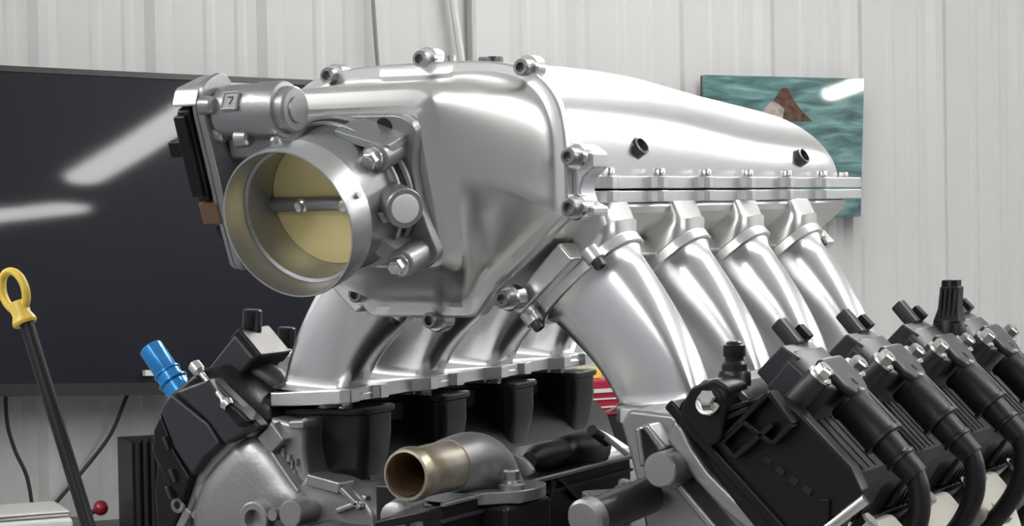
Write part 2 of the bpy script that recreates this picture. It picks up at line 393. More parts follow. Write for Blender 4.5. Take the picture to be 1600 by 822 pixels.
# throttle axis frame
TT = math.radians(17); TA = V((0, math.cos(TT), math.sin(TT))); TU = V((0, -math.sin(TT), math.cos(TT))); T0 = V((0, -.159, -.0185))
def tp(x, w_, d): return T0 + X * x + TU * w_ + TA * d
PVC = -.001                                     # plate centre above the bore axis
KM = [(-180, -180), (-136.5, -116.2), (-90, -90), (-43.5, -63.8), (43.5, 33), (90, 90), (136.5, 147), (180, 180)]
def cmap(t):                                    # plate corners run to the corners of the flange
    d = math.degrees(t); d = d - 360 if d > 180 else d
    if d < -136.5 or d > 136.5:                 # left side mirrors the right side
        q = 180 - d if d > 0 else -180 - d
        r_ = cmap(math.radians(q)); return math.pi - r_
    for (a, p), (b_, q) in zip(KM, KM[1:]):
        if a <= d <= b_: return math.radians(p + (q - p) * (d - a) / (b_ - a))
def orad(t):
    k = (t % (2 * math.pi)) / (2 * math.pi) * NC; i = int(k); f = k - i
    return OL[i % NC] * (1 - f) + OL[(i + 1) % NC] * f
CM = [cmap(t) for t in ang]
def cring(y, inset=0.): return [V(((orad(t) - inset) * math.cos(t), y, (orad(t) - inset) * math.sin(t))) for t in CM]
def prect(half, d, r, hv=None):
    hv = hv or half; pts = []
    for t in ang:
        c, s_ = math.cos(t), math.sin(t)
        p_ = 2 / max(.05, r)
        k = (abs(c / half) ** p_ + abs(s_ / hv) ** p_) ** (-1 / p_)
        pts.append(tp(k * c, PVC + k * s_, d))
    return pts
bm = B()
A_, B_ = cring(-.0085, .0115), prect(.0685, .0905, .22, .064)
def mix(a, b_, t): return [p * (1 - t) + q * t for p, q in zip(a, b_)]
loft(bm, [cring(0.), cring(-.0065), cring(-.0078, .0015), cring(-.0078, .0075), cring(-.0095, .0098), mix(A_, B_, .06), mix(A_, B_, .3), mix(A_, B_, .6), mix(A_, B_, .93),
          prect(.0672, .0885, .21, .0625), prect(.0655, .0865, .2, .061), prect(.0605, .0825, .15, .0565), prect(.0585, .0795, .13, .0545), prect(.0572, .0778, .12, .0533)])
mk('front_cover', bm, 'satin', im, sharp=38)
bolts = [(510, 118), (655, 92), (813, 105), (887, 244.5), (887.7, 324.4), (784, 467.5), (670, 501), (554, 460.5)]
bp_ = [U(a, b_, 'y', -.014) for a, b_ in bolts]
bp_ += [V((-bp_[3].x, bp_[3].y, bp_[3].z)), V((-bp_[4].x, bp_[4].y, bp_[4].z))]
for p in bp_:
    q = V((p.x, 0, p.z))
    mk('bolt_boss', lathe(B(), q + Y * .006, -Y, [(0, .0085), (.0105, .0085), (.012, .0075)], 20), 'polish', im)
    mk('cover_bolt', sbolt(B(), q - Y * .0055, -Y, .0056, .009), 'boltgrey', im)
# side ears tying flange to trough
for sx_ in (1, -1):
    pts = [(.108, .026), (.119, .030), (.1285, .024), (.1285, .014), (.121, .008), (.119, .000), (.121, -.008), (.1285, -.011), (.1285, -.0165), (.108, -.0195)]
    mk('flange_ear', prism(B(), [V((sx_ * a, .0005, b_)) for a, b_ in pts], Y * .022), 'polish', im, bevel=.0015)
# vacuum and sensor ports on the lid
for (px, py) in ((988, 238), (1243, 252)):
    d = V((.86, -.12, .5)).normalized(); q = U(px, py, 'x', .108)
    mk('vacuum_port', lathe(B(), q - d * .012, d, [(0, .0060), (.013, .0060), (.0135, .0071), (.0215, .0069), (.022, .0052), (.015, .004)], 18), 'darksteel', im, label='black vacuum fitting on the plenum side')
q = U(767, 99, 'x', .0)
mk('sensor_port', lathe(B(), q - Z * .012, Z, [(0, .009), (.015, .009), (.0165, .0085)], 20), 'darksteel', im, label='black plug on top of the plenum')
for px, py in ((700, 92),):
    q = U(px, py, 'y', .012); mk('bolt_boss', lathe(B(), q - Z * .012, Z, [(0, .006), (.014, .006)], 14), 'polish', im)
# runners
E1 = V((.761, 0, .649)); ND = V((.649, 0, -.761))
YR = [.055 + .1118 * i for i in range(4)]; YL = [.100 + .1118 * i for i in range(4)]
def mir(v, sx_): return V((v.x * sx_, v.y, v.z))
def rring(c, e1, a, b_, p_, sx_, n=40):
    return [mir(c + e1 * (a * sup(math.cos(2 * math.pi * i / n), p_)) + Y * (b_ * sup(math.sin(2 * math.pi * i / n), p_)), sx_) for i in range(n)]
for sx_, YS in ((1, YR), (-1, YL)):
    for y in YS:
        c0 = V((.093, y, -.0545)); cA = c0 + ND * .010
        # stub standing under the flange and blending into the sloping collar
        st = [rring(V((.1035, y, -.0085)), X, .015, .0205, 6, sx_), rring(V((.1045, y, -.017)), V((1, 0, .08)), .0175, .0205, 6, sx_), rring(V((.1055, y, -.027)), V((.94, 0, .34)).normalized(), .0205, .0225, 4, sx_),
              rring(V((.1, y, -.043)), E1, .036, .0255, 3, sx_), rring(c0 + ND * .004, E1, .0425, .0275, 2.6, sx_)]
        mk('runner_stub', loft(B(), st), 'satin', im)
        mk('collar', loft(B(), [rring(c0 + ND * .002, E1, .0435, .0285, 2.5, sx_), rring(c0 + ND * .003, E1, .0445, .0295, 2.5, sx_), rring(c0 + ND * .0095, E1, .0445, .0295, 2.5, sx_), rring(c0 + ND * .0105, E1, .0435, .0285, 2.5, sx_)]), 'machined', im, sharp=25)
        rings = []
        P0_, P3_ = cA, V((.152, y, -.1405)); P1_, P2_ = P0_ + ND * .030, P3_ - V((.34, 0, -1)).normalized() * .034
        for k in range(17):
            t = k / 16; c = P0_ * (1 - t) ** 3 + P1_ * 3 * t * (1 - t) ** 2 + P2_ * 3 * t * t * (1 - t) + P3_ * t ** 3
            e = (E1 * (1 - t) + V((1, 0, .06)) * t).normalized(); g = 0 if t > .06 else (.06 - t) / .06
            rings.append(rring(c, e, .0385 - .0085 * t + .003 * g, .0265 - .0075 * t + .002 * g, 2.3 + 2.0 * t * t, sx_))
        e = V((1, 0, .06)).normalized(); rings.append(rring(P3_ - Z * .003, e, .032, .0215, 4.5, sx_)); rings.append(rring(P3_ - Z * .005, e, .039, .026, 4, sx_))
        mk('runner', loft(B(), rings), 'polish', im, sharp=50)
        for q, yo in (((.024, -.031), (-.040, -.027)) if y == YS[0] else ()) + (((.030, .029),) if y == YS[3] else ()):
            pb = c0 + E1 * q + Y * yo
            mk('collar_ear', lathe(B(), mir(pb + ND * .001, sx_), mir(ND, sx_), [(0, .0065), (.009, .0065), (.0095, .006)], 16), 'satin', im)
            mk('collar_bolt', sbolt(B(), mir(pb + ND * .0095, sx_), mir(ND, sx_), .0042, .0065), 'darksteel', im)
    rail = [V((.096, 0, -.034)), V((.107, 0, -.0455)), V((.066, 0, -.0825)), V((.055, 0, -.076))]
    mk('collar_rail', prism(B(), [mir(p + Y * .012, sx_) for p in rail], Y * .485), 'satin', im, bevel=.002)
    # lower flange of the bank, scalloped round each port
    zt0 = -.1455
    pts = []
    y_0, y_1 = YS[0] - .032, YS[3] + .032
    xi, xo = (.128 if sx_ > 0 else .112), .186
    pts = [V((xo - .006, y_0, 0)), V((xi + .006, y_0, 0))]
    for y in YS:
        pts += [V((xi, y - .026, 0)), V((xi, y - .014, 0)), V((xi + .005, y - .010, 0)), V((xi + .005, y + .010, 0)), V((xi, y + .014, 0)), V((xi, y + .026, 0))]
        if y != YS[3]: pts += [V((xi + .012, y + .036, 0)), V((xi + .012, y + .076, 0))]
    pts += [V((xi + .006, y_1, 0)), V((xo - .006, y_1, 0))]
    for y in reversed(YS):
        pts += [V((xo, y + .024, 0)), V((xo, y - .024, 0))]
        if y != YS[0]: pts += [V((xo - .012, y - .036, 0)), V((xo - .012, y - .076, 0))]
    pts = [mir(V((p.x, p.y, zt0 + .06 * -(p.x - .15))), sx_) for p in pts]
    mk('runner_flange', prism(B(), [p - Z * .0095 for p in pts], Z * .0105), 'machined', im, bevel=.001, sharp=25)
# ------------------------------------------------------------------ throttle body
tb = root('throttle_body', 'grey aluminium throttle body with open bore and yellowish butterfly plate', 'throttle body', tp(0, 0, .03))
prof = [(.0185, .0436), (.0185, .0446), (.045, .0440), (.0775, .0445)]
inner = [(.0775, .0405), (.048, .0405), (.03, .0412), (.019, .0416), (.0178, .0436)]
mk('housing', lathe(B(), T0, TA, [inner[0]] + inner[1:] + prof + [inner[0]], 72, False, False, e=X), 'castgrey', tb, sharp=28)
mk('lip_ring', lathe(B(), T0, TA, [(.019, .0437), (.003, .0452), (.0, .0460), (.0, .0470), (.0015, .0475), (.021, .0478), (.0225, .0462), (.0225, .0437), (.019, .0437)], 72, False, False, e=X), 'lip', tb, sharp=28, label='brighter brushed lip of the bore')
bm = B(); lathe(bm, tp(0, 0, .0455), TA, [(0, .0404), (.0015, .0404)], 64, e=X)
mk('butterfly_plate', bm, 'brass', tb, label='yellowish brass butterfly plate')
sh = cyl(B(), tp(-.0412, -.0005, .044), tp(.0412, -.0005, .044), .0046, n=16)
shaft = mk('shaft', sh, 'cast', tb, label='dark grey throttle shaft')
for x in (-.0165, .0165): mk('screw', lathe(B(), tp(x, -.0005, .041), -TA, [(0, .0048), (.0022, .0046), (.003, .0036), (.0022, .002)], 16), 'steel', shaft)
# mounting flange with lugs
lugs = [(.040, .027), (.0445, -.042), (-.0405, .027), (-.044, -.042)]
out2 = []
pts = [(.060, .040), (.050, .048), (.010, .049), (-.050, .048), (-.058, .040), (-.056, .0), (-.060, -.045), (-.050, -.0525), (.0, -.050), (.048, -.0525), (.0605, -.045), (.056, -.03), (.052, -.01), (.052, .015)]
mk('mounting_flange', prism(B(), fillet([tp(a, b_, .0695) for a, b_ in pts], .006, 4), TA * .0082), 'castgrey', tb, bevel=.001)
for i, (a, b_) in enumerate(lugs):
    mk('lug', lathe(B(), tp(a, b_, .0475), TA, [(0, .0088), (.001, .0096), (.023, .0100), (.026, .0115)], 24), 'castgrey', tb)
    q = tp(a, b_, .0475); bm = B(); hexbolt(bm, q, -TA, .0056, .0065, .0074); lathe(bm, q - TA * .0075, -TA, [(0, .0036), (.001, .003)], 12)
    mk('mounting_bolt', bm, 'steel', tb)
    # web from lug to housing
    c = V((a, b_, 0)).normalized(); 
    w0, w1 = tp(a, b_, 0), tp(c.x * .042, c.y * .042, 0)
    sd = (w1 - w0).cross(TA).normalized() * .006
    mk('web', prism(B(), [w0 + sd + TA * .05, w1 + sd + TA * .046, w1 - sd + TA * .046, w0 - sd + TA * .05], TA * .022), 'castgrey', tb, bevel=.001)
# top web from housing to upper lug, horizontal rib plate
mk('rib', prism(B(), [tp(.012, .0455, .05), tp(.043, .0365, .048), tp(.049, .034, .052), tp(.052, .036, .07), tp(.02, .049, .07)], -TU * .006), 'castgrey', tb, bevel=.001)
mk('upper_ledge', lathe(B(), tp(0, 0, .055), TA, [(0, .0478), (.0008, .0492), (.003, .0492), (.004, .0478)], 72, False, False, e=X), 'castgrey', tb)
mk('upper_ledge', lathe(B(), tp(0, 0, .064), TA, [(0, .0495), (.0008, .0515), (.003, .0515), (.004, .0495)], 72, False, False, e=X), 'castgrey', tb)
mk('locating_hole', lathe(B(), tp(.037, .0415, .0692), TA, [(0, .0056), (.004, .0056)], 18), 'hole', tb)  # solid dark disc, the hole's shade is in its colour
# shaft end boss on the right
BD = (X * .80 - TA * .60).normalized()
bs = mk('shaft_boss', lathe(B(), tp(.038, -.004, .058), BD, [(0, .0135), (.018, .0125), (.0255, .0125), (.0265, .0118), (.0265, .0096)], 28), 'castgrey', tb)
mk('shaft_plug', lathe(B(), tp(.038, -.004, .058) + BD * .0255, BD, [(0, .0094), (.002, .0088), (.0026, .006)], 24), 'plug', bs, label='bright round end plug')
mk('stop_lever', prism(B(), [tp(.043, -.004, .034), tp(.055, -.006, .040), tp(.055, -.009, .040), tp(.045, -.012, .036)], TA * .004), 'castgrey', tb, bevel=.0006)
mk('locating_pin', lathe(B(), tp(-.008, .044, .016), TU, [(0, .004), (.006, .0035), (.0075, .002)], 12), 'castgrey', tb)
mk('stamp_dot', lathe(B(), tp(.0435, .013, .0125), (X * .96 + TU * .28), [(0, .0022), (.0046, .002)], 10), 'steel', tb)
# motor
DM = .036
mot = mk('motor_housing', lathe(B(), tp(-.058, .063, DM), X, [(0, .0155), (.003, .0172), (.028, .0176), (.030, .0182), (.046, .0182), (.048, .0176), (.0485, .0150), (.054, .0146), (.0555, .0130)], 40), 'castgrey', tb, sharp=28)
mk('motor_cap_ring', lathe(B(), tp(-.0032, .063, DM), X, [(0, .0085), (.002, .0080)], 28), 'castgrey', mot)
mk('motor_bracket', prism(B(), fillet([tp(-.018, .060, .022), tp(-.018, .046, .024), tp(-.018, .040, .04), tp(-.018, .045, .058), tp(-.018, .060, .054)], .004, 3), X * .007), 'castgrey', tb, bevel=.001)
mk('motor_bracket', box(B(), tp(-.040, .043, .046), X * .018, TU * .010, TA * .014), 'castgrey', tb, bevel=.003)
for (x, w_, d) in ((-.056, .052, .026), (-.055, .072, .020), (-.036, .049, .0245)):
    mk('case_boss', lathe(B(), tp(x - .006, w_, d), X, [(0, .0062), (.008, .0055), (.0095, .004)], 16), 'castgrey', tb)
# stamped square on the motor with a hooked mark
ctr = tp(-.040, .063, DM); dn = (-TA * .8 + TU * .6).normalized(); up_ = dn.cross(X)
up_ = up_ if up_.dot(TU) > 0 else -up_
c = ctr + dn * .0174
pad = mk('stamp_square', prism(B(), fillet([c + X * (a * .0062) + up_ * (b_ * .0062) for a, b_ in ((-1, -1), (1, -1), (1, 1), (-1, 1))], .001, 2), dn * .0012), 'stamp', tb)
for a0, b0, a1, b1 in ((-.9, .9, .9, .9), (-.9, -.9, .9, -.9), (-.9, -.9, -.9, .9), (.9, -.9, .9, .9), (-.3, .4, .3, .4), (.3, .4, 0, -.4)):
    p0, p1 = c + dn * .0014 + X * (a0 * .006) + up_ * (b0 * .006), c + dn * .0014 + X * (a1 * .006) + up_ * (b1 * .006)
    mk('stamp_line', cyl(B(), p0, p1, .0005, n=6), 'darksteel' if abs(a0) < .5 else 'castgrey', pad)
# gear case plate on the left end, seen edge-on with the black cover beyond it
XG = -.0635
gp = [(.084, .020), (.087, .030), (.088, .045), (.06, .062), (-.02, .058), (-.036, .046), (-.040, .030), (-.036, .0215), (.0, .0185), (.072, .016)]
mk('gear_case', prism(B(), fillet([tp(XG, w_, d) for w_, d in gp], .006, 4), X * .0055), 'castgrey', tb, bevel=.001)
mk('gear_case_rim', prism(B(), fillet([tp(XG - .0032, w_ * .985, d) for w_, d in gp], .006, 4), X * .003), 'castgrey', tb, bevel=.0006)
mk('gear_cover', prism(B(), fillet([tp(XG - .0145, w_, d) for w_, d in ((.072, .014), (.073, .05), (.03, .054), (.012, .045), (.010, .016))], .005, 3), X * .0098), 'plastic', tb, bevel=.0015, label='black plastic gear cover')
mk('cover_edge', prism(B(), fillet([tp(XG - .0155, w_, d) for w_, d in ((.068, .011), (.068, .02), (.014, .022), (.014, .013))], .002, 3), X * .009), 'plastic', tb, bevel=.001)
mk('cover_top', prism(B(), fillet([tp(XG - .0155, w_, d) for w_, d in ((.0735, .012), (.084, .020), (.085, .05), (.0735, .05))], .003, 3), X * .018), 'lip', tb, bevel=.001)
mk('connector', box(B(), tp(XG - .0195, .0455, .022), X * .008, TU * .0055, TA * .007), 'plastic', tb, bevel=.0015, label='black electrical connector')
mk('cover_seal', prism(B(), [tp(XG - .015, w_, d) for w_, d in ((.0095, .017), (.0095, .046), (-.007, .046), (-.005, .018))], X * .0145), 'brown', tb, bevel=.001, label='brown clip below the black cover')
mk('cover_foot', prism(B(), fillet([tp(XG - .009, w_, d) for w_, d in ((-.008, .021), (-.008, .05), (-.034, .045), (-.034, .034))], .004, 3), X * .004), 'plastic', tb)
# ------------------------------------------------------------------ right cylinder bank (nearer the camera)
SD, NDR = V((.7071, 0, -.7071)), V((.7071, 0, .7071)); EO = V((.2931, 0, -.1136))
def rs(s_, n_, y): return EO + SD * s_ + NDR * n_ + Y * y
hr = root('cylinder_head', 'grey cast cylinder head with round boss under the near valve cover', 'cylinder head', rs(0, -.16, .15))
YF = -.04
hpx = [(968, 662), (982, 640), (1052, 648), (1066, 668), (1082, 700), (1108, 738), (1150, 780), (1215, 838), (1300, 905), (1260, 990), (1010, 990), (1012, 860), (1000, 780), (985, 720)]
face = [U(a, b_, 'y', YF + .02) for a, b_ in hpx]
mk('casting', prism(B(), face, Y * .47), 'cast', hr, bevel=.003)
rail = [(1052, 652), (1066, 668), (1082, 700), (1108, 738), (1150, 780), (1215, 838), (1290, 900), (1270, 925), (1190, 850), (1125, 795), (1085, 752), (1058, 710), (1040, 690)]
mk('gasket_rail', prism(B(), [U(a, b_, 'y', YF - .004) for a, b_ in rail], Y * .03), 'cast', hr, bevel=.003)
mk('rib', prism(B(), [U(a, b_, 'y', YF - .004) for a, b_ in ((1052, 762), (1062, 755), (1130, 835), (1120, 845))], Y * .03), 'cast', hr, bevel=.002)
mk('rib', prism(B(), [U(a, b_, 'y', YF) for a, b_ in ((1000, 665), (1012, 662), (1042, 700), (1030, 708))], Y * .03), 'cast', hr, bevel=.002)
mk('rib', prism(B(), [U(a, b_, 'y', YF) for a, b_ in ((990, 668), (1000, 668), (1008, 730), (998, 730))], Y * .03), 'cast', hr, bevel=.002)
cb = U(1030, 735, 'y', YF - .02)
mk('boss', lathe(B(), cb, Y, [(0, .0098), (.0012, .0108), (.04, .0115)], 32), 'cast', hr, label='round machined boss')
bm = B(); hexbolt(bm, U(1105, 632, 'y', YF - .015), -Y * .9 + X * .3 + Z * .3, .006, .009, .008)
mk('bracket_bolt', bm, 'steel', hr)
# lower exhaust side castings
ex = root('exhaust_flange', 'pale raw cast flange with shiny bolts below the near coils', 'exhaust flange', rs(.09, -.12, .15))
for i in range(4):
    y = .0 + .1118 * i
    pts = [rs(.074, -.055, y - .004), rs(.074, -.055, y + .058), rs(.092, -.057, y + .062), rs(.128, -.070, y + .046), rs(.128, -.070, y - .004), rs(.092, -.057, y - .014)]
    mk('port', prism(B(), fillet(pts, .012, 4), -NDR * .03), 'castbeige', ex, bevel=.006, seg=3)
    mk('port_bolt', hexbolt(B(), rs(.080, -.056, y - .016), NDR, .0065, .012, .0085), 'steel', ex)
    mk('plug_base', lathe(B(), rs(.100, -.064, y + .022), NDR, [(0, .013), (.004, .0125), (.004, .009), (.001, .0085)], 20), 'castbeige', ex)
mk('rail', prism(B(), [rs(.06, -.082, -.045), rs(.12, -.104, -.045), rs(.12, -.14, -.045), rs(.05, -.12, -.045)], Y * .47), 'paint', ex)
mk('stay_rod', cyl(B(), U(1290, 828, 'y', -.053), U(1352, 780, 'y', -.050), .0034), 'steel', ex, label='bright steel rod end')
# valve cover
vc = root('valve_cover', 'black ribbed plastic valve cover under the row of four coils', 'valve cover', rs(.01, -.078, .15))
main = [(-.046, -.077), (-.046, -.05), (-.030, -.037), (-.010, -.0365), (.0, -.033), (.050, -.034), (.062, -.040), (.066, -.077)]
mk('shell', loft(B(), [[rs(a, b_, -.05) for a, b_ in main], [rs(a, b_, .42) for a, b_ in main]]), 'plastic', vc, bevel=.004, seg=3)
mk('gasket_lip', prism(B(), [rs(a, b_, -.056) for a, b_ in ((-.050, -.0785), (-.050, -.071), (.070, -.071), (.070, -.0785))], Y * .48), 'plastic', vc, bevel=.002)
for i in range(4):
    y0, y1 = -.040 + .1118 * i, .036 + .1118 * i
    if i: y0 += .012
    prof_ = [(-.008, -.036), (-.004, -.029), (.056, -.029), (.062, -.034), (.070, -.066), (.060, -.07), (.0, -.05)]
    bump = mk('bump', loft(B(), [[rs(a, b_, y0) for a, b_ in prof_], [rs(a, b_, y1) for a, b_ in prof_]]), 'plastic', vc, bevel=.003, seg=2)
    for k in range(5):
        yy = y0 + .012 + k * (y1 - y0 - .02) / 5
        mk('rib', prism(B(), [rs(.004, -.0295, yy), rs(.054, -.0295, yy), rs(.054, -.0284, yy), rs(.004, -.0284, yy)], Y * .002), 'plastic', bump)
        mk('rib', prism(B(), [rs(.060, -.034, yy), rs(.0715, -.064, yy), rs(.070, -.066, yy), rs(.058, -.036, yy)], Y * .002), 'plastic', bump)
# front frame with two recessed pockets
def vfp(px, py, y): return U(px, py, 'y', y)
yq = -.052
fr = [(1062, 640), (1082, 606), (1118, 594), (1128, 612), (1130, 640), (1200, 612), (1245, 640), (1330, 730), (1348, 770), (1310, 830), (1240, 900), (1150, 790), (1112, 735), (1082, 672)]
mk('front_plate', prism(B(), [vfp(a, b_, yq) for a, b_ in fr], Y * .014), 'plastic', vc, bevel=.002)
def strip(a, b_, w_, y, d, name='frame_bar', m='plastic'):
    p, q = vfp(*a, y), vfp(*b_, y); t = (q - p).normalized().cross(Y) * w_
    mk(name, prism(B(), [p + t, q + t, q - t, p - t], Y * d), m, vc, bevel=.0007)
G = [(1126, 688), (1198, 628), (1232, 668), (1200, 692), (1142, 738)]
for a, b_ in (((1122, 692), (1200, 614)), ((1200, 614), (1236, 664)), ((1236, 664), (1206, 694)), ((1160, 660), (1206, 694)), ((1160, 660), (1126, 692)), ((1126, 692), (1146, 716)), ((1146, 716), (1206, 664)), ((1128, 642), (1160, 632)), ((1128, 655), (1166, 640))):
    strip(a, b_, .0016, yq - .010, .012)
for k in range(4): strip((1192 + 21 * k, 716 + 15.5 * k), (1204 + 21 * k, 725 + 15.5 * k), .0022, yq - .0015, .006, 'slot', 'hole')  # solid dark strips with the slot shade put into the colour
mk('bracket_ear', prism(B(), fillet([vfp(px, py, yq - .014) for px, py in ((1060, 644), (1078, 606), (1116, 591), (1140, 606), (1134, 640), (1126, 688), (1106, 700), (1084, 676))], .003, 3), Y * .03), 'plastic', vc, bevel=.002)
mk('ear_pocket', prism(B(), fillet([vfp(px, py, yq - .0148) for px, py in ((1086, 640), (1094, 612), (1120, 606), (1128, 624), (1118, 650))], .003, 3), Y * .002), 'hole', vc)  # thin dark slab, colour stands for shade in the pocket
bm = B(); hexbolt(bm, vfp(1106, 632, yq - .015), V((.25, -.8, .5)), .0055, .009, .0075); mk('ear_bolt', bm, 'steel', vc)
strip((1288, 780), (1286, 822), .003, yq - .003, .006, 'front_rib')
# black stepped cap standing at the front corner
q = vfp(1148, 602, -.03)
cp = root('filler_cap', 'small black stepped cap standing at front corner of near valve cover', 'cap', q - Z * .004)
mk('base', lathe(B(), q - Z * .012, Z, [(0, .0105), (.019, .0100), (.021, .009)], 24), 'paint', cp)
mk('neck', lathe(B(), q + Z * .008, Z, [(0, .0082), (.005, .0078), (.007, .0058), (.0105, .0058)], 24), 'paint', cp)
mk('top', lathe(B(), q + Z * .0175, Z, [(0, .0066), (.001, .0070), (.007, .0068), (.0078, .005), (.0085, .005), (.0095, .0035)], 14), 'paint', cp)
# coils
CL = ['nearest black ignition coil, beside the stepped cap', 'second black ignition coil back from the stepped cap', 'third black ignition coil, beside the tall fluted connector', 'farthest black ignition coil, cut by the right edge']
WL_ = ['ribbed black plug wire on the nearest coil', 'black plug wire on second coil from the stepped cap', 'black plug wire on third coil, by the fluted connector', 'black plug wire on the farthest coil at right edge']
def coil_parts(t, y):
    mk('body', loft(B(), [[rs(a, b_, y + yy) for a, b_ in pr] for yy, pr in (
        (-.030, [(-.018, -.03), (-.020, -.008), (.004, -.006), (.006, -.03)]), (-.022, [(-.021, -.03), (-.023, -.003), (.012, -.001), (.014, -.03)]),
        (.020, [(-.021, -.03), (-.023, -.003), (.012, -.001), (.014, -.03)]), (.026, [(-.018, -.03), (-.020, -.008), (.004, -.006), (.006, -.03)]))]), 'coil', t, bevel=.002)
    mk('cap', prism(B(), fillet([rs(-.010, -.003, y - .018), rs(-.010, -.003, y + .020), rs(.012, -.003, y + .019), rs(.021, -.003, y + .012), rs(.021, -.003, y - .010), rs(.012, -.003, y - .018)], .005, 4), NDR * .0065), 'coil', t, bevel=.003, seg=3)
    mk('core', prism(B(), [rs(-.030, -.030, y - .026), rs(-.030, -.006, y - .026), rs(-.016, -.003, y - .026), rs(-.016, -.030, y - .026)], Y * .046), 'coil', t, bevel=.0015)
    for e_ in (-.031, .029):
        mk('ear', lathe(B(), rs(.001, -.030, y + e_), NDR, [(0, .0075), (.029, .0075), (.030, .007)], 20), 'coil', t)
        bm = B(); hexbolt(bm, rs(.001, .000, y + e_), NDR, .0058, .006, .0082, stud=.002); mk('coil_bolt', bm, 'steel', t)
    mk('connector', prism(B(), fillet([rs(-.028, -.012, y - .006), rs(-.028, -.012, y + .006), rs(-.028, -.003, y + .006), rs(-.028, -.003, y - .006)], .002, 2), -SD * .018 + Z * .002), 'coil', t, bevel=.001)
    mk('latch', box(B(), rs(-.034, -.004, y + .012), SD * .005, NDR * .004, Y * .004), 'plastic', t)
    mk('dimple', lathe(B(), rs(.012, .0033, y + .001), NDR, [(0, .0035), (.0012, .0022)], 14), 'coil', t)
def wire_parts(t, y, i):
    bo = lathe(B(), rs(.017, -.008, y), SD + NDR * -.02, [(0, .0125), (.003, .0135), (.006, .0122), (.03, .0122), (.0305, .0135), (.033, .0135), (.0335, .0100), (.046, .0092), (.047, .0104), (.049, .0104), (.0495, .0088), (.062, .0080)], 24)
    mk('boot', bo, 'rubber', t)
    mk('seam', box(B(), rs(.034, .0012, y + .0088), SD * .0155, NDR * .0018, Y * .0018), 'seam', t)  # parting line, coloured lighter to carry the highlight along the boot
    mk('clamp', box(B(), rs(.064, -.0025, y - .002), SD * .0012, NDR * .0022, Y * .004), 'steel', t)
    mk('cable', tube(B(), [rs(.076, -.0085, y), rs(.086, -.014, y), rs(.098, -.027, y - .001), rs(.106, -.05, y - .004), rs(.108, -.09, y - .006), rs(.104, -.13, y - .004)], .0066, 14), 'rubber', t)
coils = []
t = root('ignition_coil', CL[0], 'ignition coil', rs(0, -.03, 0), 'ignition coils in a row on the near valve cover'); coil_parts(t, 0)
w0 = root('spark_plug_wire', WL_[0], 'spark plug wire', rs(.03, -.008, 0), 'spark plug wires running down from the near coils'); wire_parts(w0, 0, 0)
for i in (1, 2, 3):
    c = obj_copy(t, Y * .1118 * i); c['label'] = CL[i]
    c = obj_copy(w0, Y * .1118 * i); c['label'] = WL_[i]
# fluted connector between third and fourth coil
q = U(1482, 520, 'y', .265)
fc = root('fluted_connector', 'tall black fluted connector rising behind third and fourth coils', 'connector', q)
d = (Z * .95 + X * .1 - Y * .05).normalized()
mk('skirt', lathe(B(), q - d * .012, d, [(0, .015), (.01, .0145), (.022, .010)], 20), 'plastic', fc)
mk('tower', loft(B(), [[q + d * h + X * (a * k) + Y * (b_ * k) for a, b_ in ((-1, -1), (1, -1), (1, 1), (-1, 1))] for h, k in ((.008, .0095), (.018, .0072), (.034, .0068))]), 'plastic', fc, bevel=.001)
for a in (-.004, .003): mk('tip', box(B(), q + d * .036 + X * a, X * .0022, Y * .005, d * .0025), 'plastic', fc)
for k in range(4): mk('flute', box(B(), q + d * .018 + X * (-.005 + .0034 * k) - Y * .0078, X * .0009, Y * .0012, d * .014), 'coil', fc)
# ------------------------------------------------------------------ left cylinder bank (far side)
YLF = .06
def lf(px, py, y=YLF): return U(px, py, 'y', y)
hl = root('cylinder_head', 'grey cast cylinder head with raised marks below the blue fitting', 'cylinder head', (-.2, .25, -.3))
hp = [(478, 652), (452, 660), (420, 652), (398, 652), (380, 668), (352, 690), (326, 714), (304, 744), (290, 775), (284, 800), (268, 840), (250, 930), (600, 930), (590, 800), (560, 778), (530, 760), (480, 745), (474, 700)]
mk('casting', prism(B(), [lf(a, b_) for a, b_ in hp], Y * .42), 'cast', hl, bevel=.004, seg=3)
rp = [(398, 652), (380, 668), (352, 690), (326, 714), (304, 744), (290, 775), (284, 800), (270, 840), (290, 842), (298, 802), (306, 778), (320, 750), (340, 724), (364, 700), (392, 678), (410, 664)]
mk('gasket_rail', prism(B(), [lf(a, b_, YLF - .008) for a, b_ in rp], Y * .01), 'cast', hl, bevel=.0025)
bel = lf(355, 770, YLF + .004)
# swelling belly of the casting
bm = B()
ring0 = [(404, 668), (372, 692), (340, 724), (316, 758), (304, 800), (310, 860), (400, 900), (470, 860), (500, 780), (468, 742), (452, 716), (430, 690)]
R0 = [lf(a, b_, YLF + .001) for a, b_ in ring0]; cc = sum(R0, V((0, 0, 0))) / len(R0)
loft(bm, [fillet(R0, .008, 3), fillet([cc + (p - cc) * .93 - Y * .008 for p in R0], .008, 3), fillet([cc + (p - cc) * .78 - Y * .014 for p in R0], .008, 3), fillet([cc + (p - cc) * .45 - Y * .017 for p in R0], .008, 3)])
mk('belly', bm, 'cast', hl, sharp=60)
def lcyl(px, py, r, d0, d1, nm, hollow=0, lab=None):
    q = lf(px, py, YLF); bm = B()
    pr = [(-d1, r * 1.08), (d0 - .001, r), (d0, r * .92)]
    if hollow: pr += [(d0, hollow), (d0 - .01, hollow * .9)]
    lathe(bm, q, -Y, pr, 28); return mk(nm, bm, 'cast', hl, label=lab)
lcyl(425, 805, .0130, .024, .01, 'port_ring', .0075, 'open round port')
lcyl(490, 795, .0100, .030, .01, 'boss', 0, 'round plugged boss')
lcyl(460, 797, .0045, .028, .01, 'boss')
lcyl(292, 786, .0065, .012, .01, 'bolt_boss', .003)
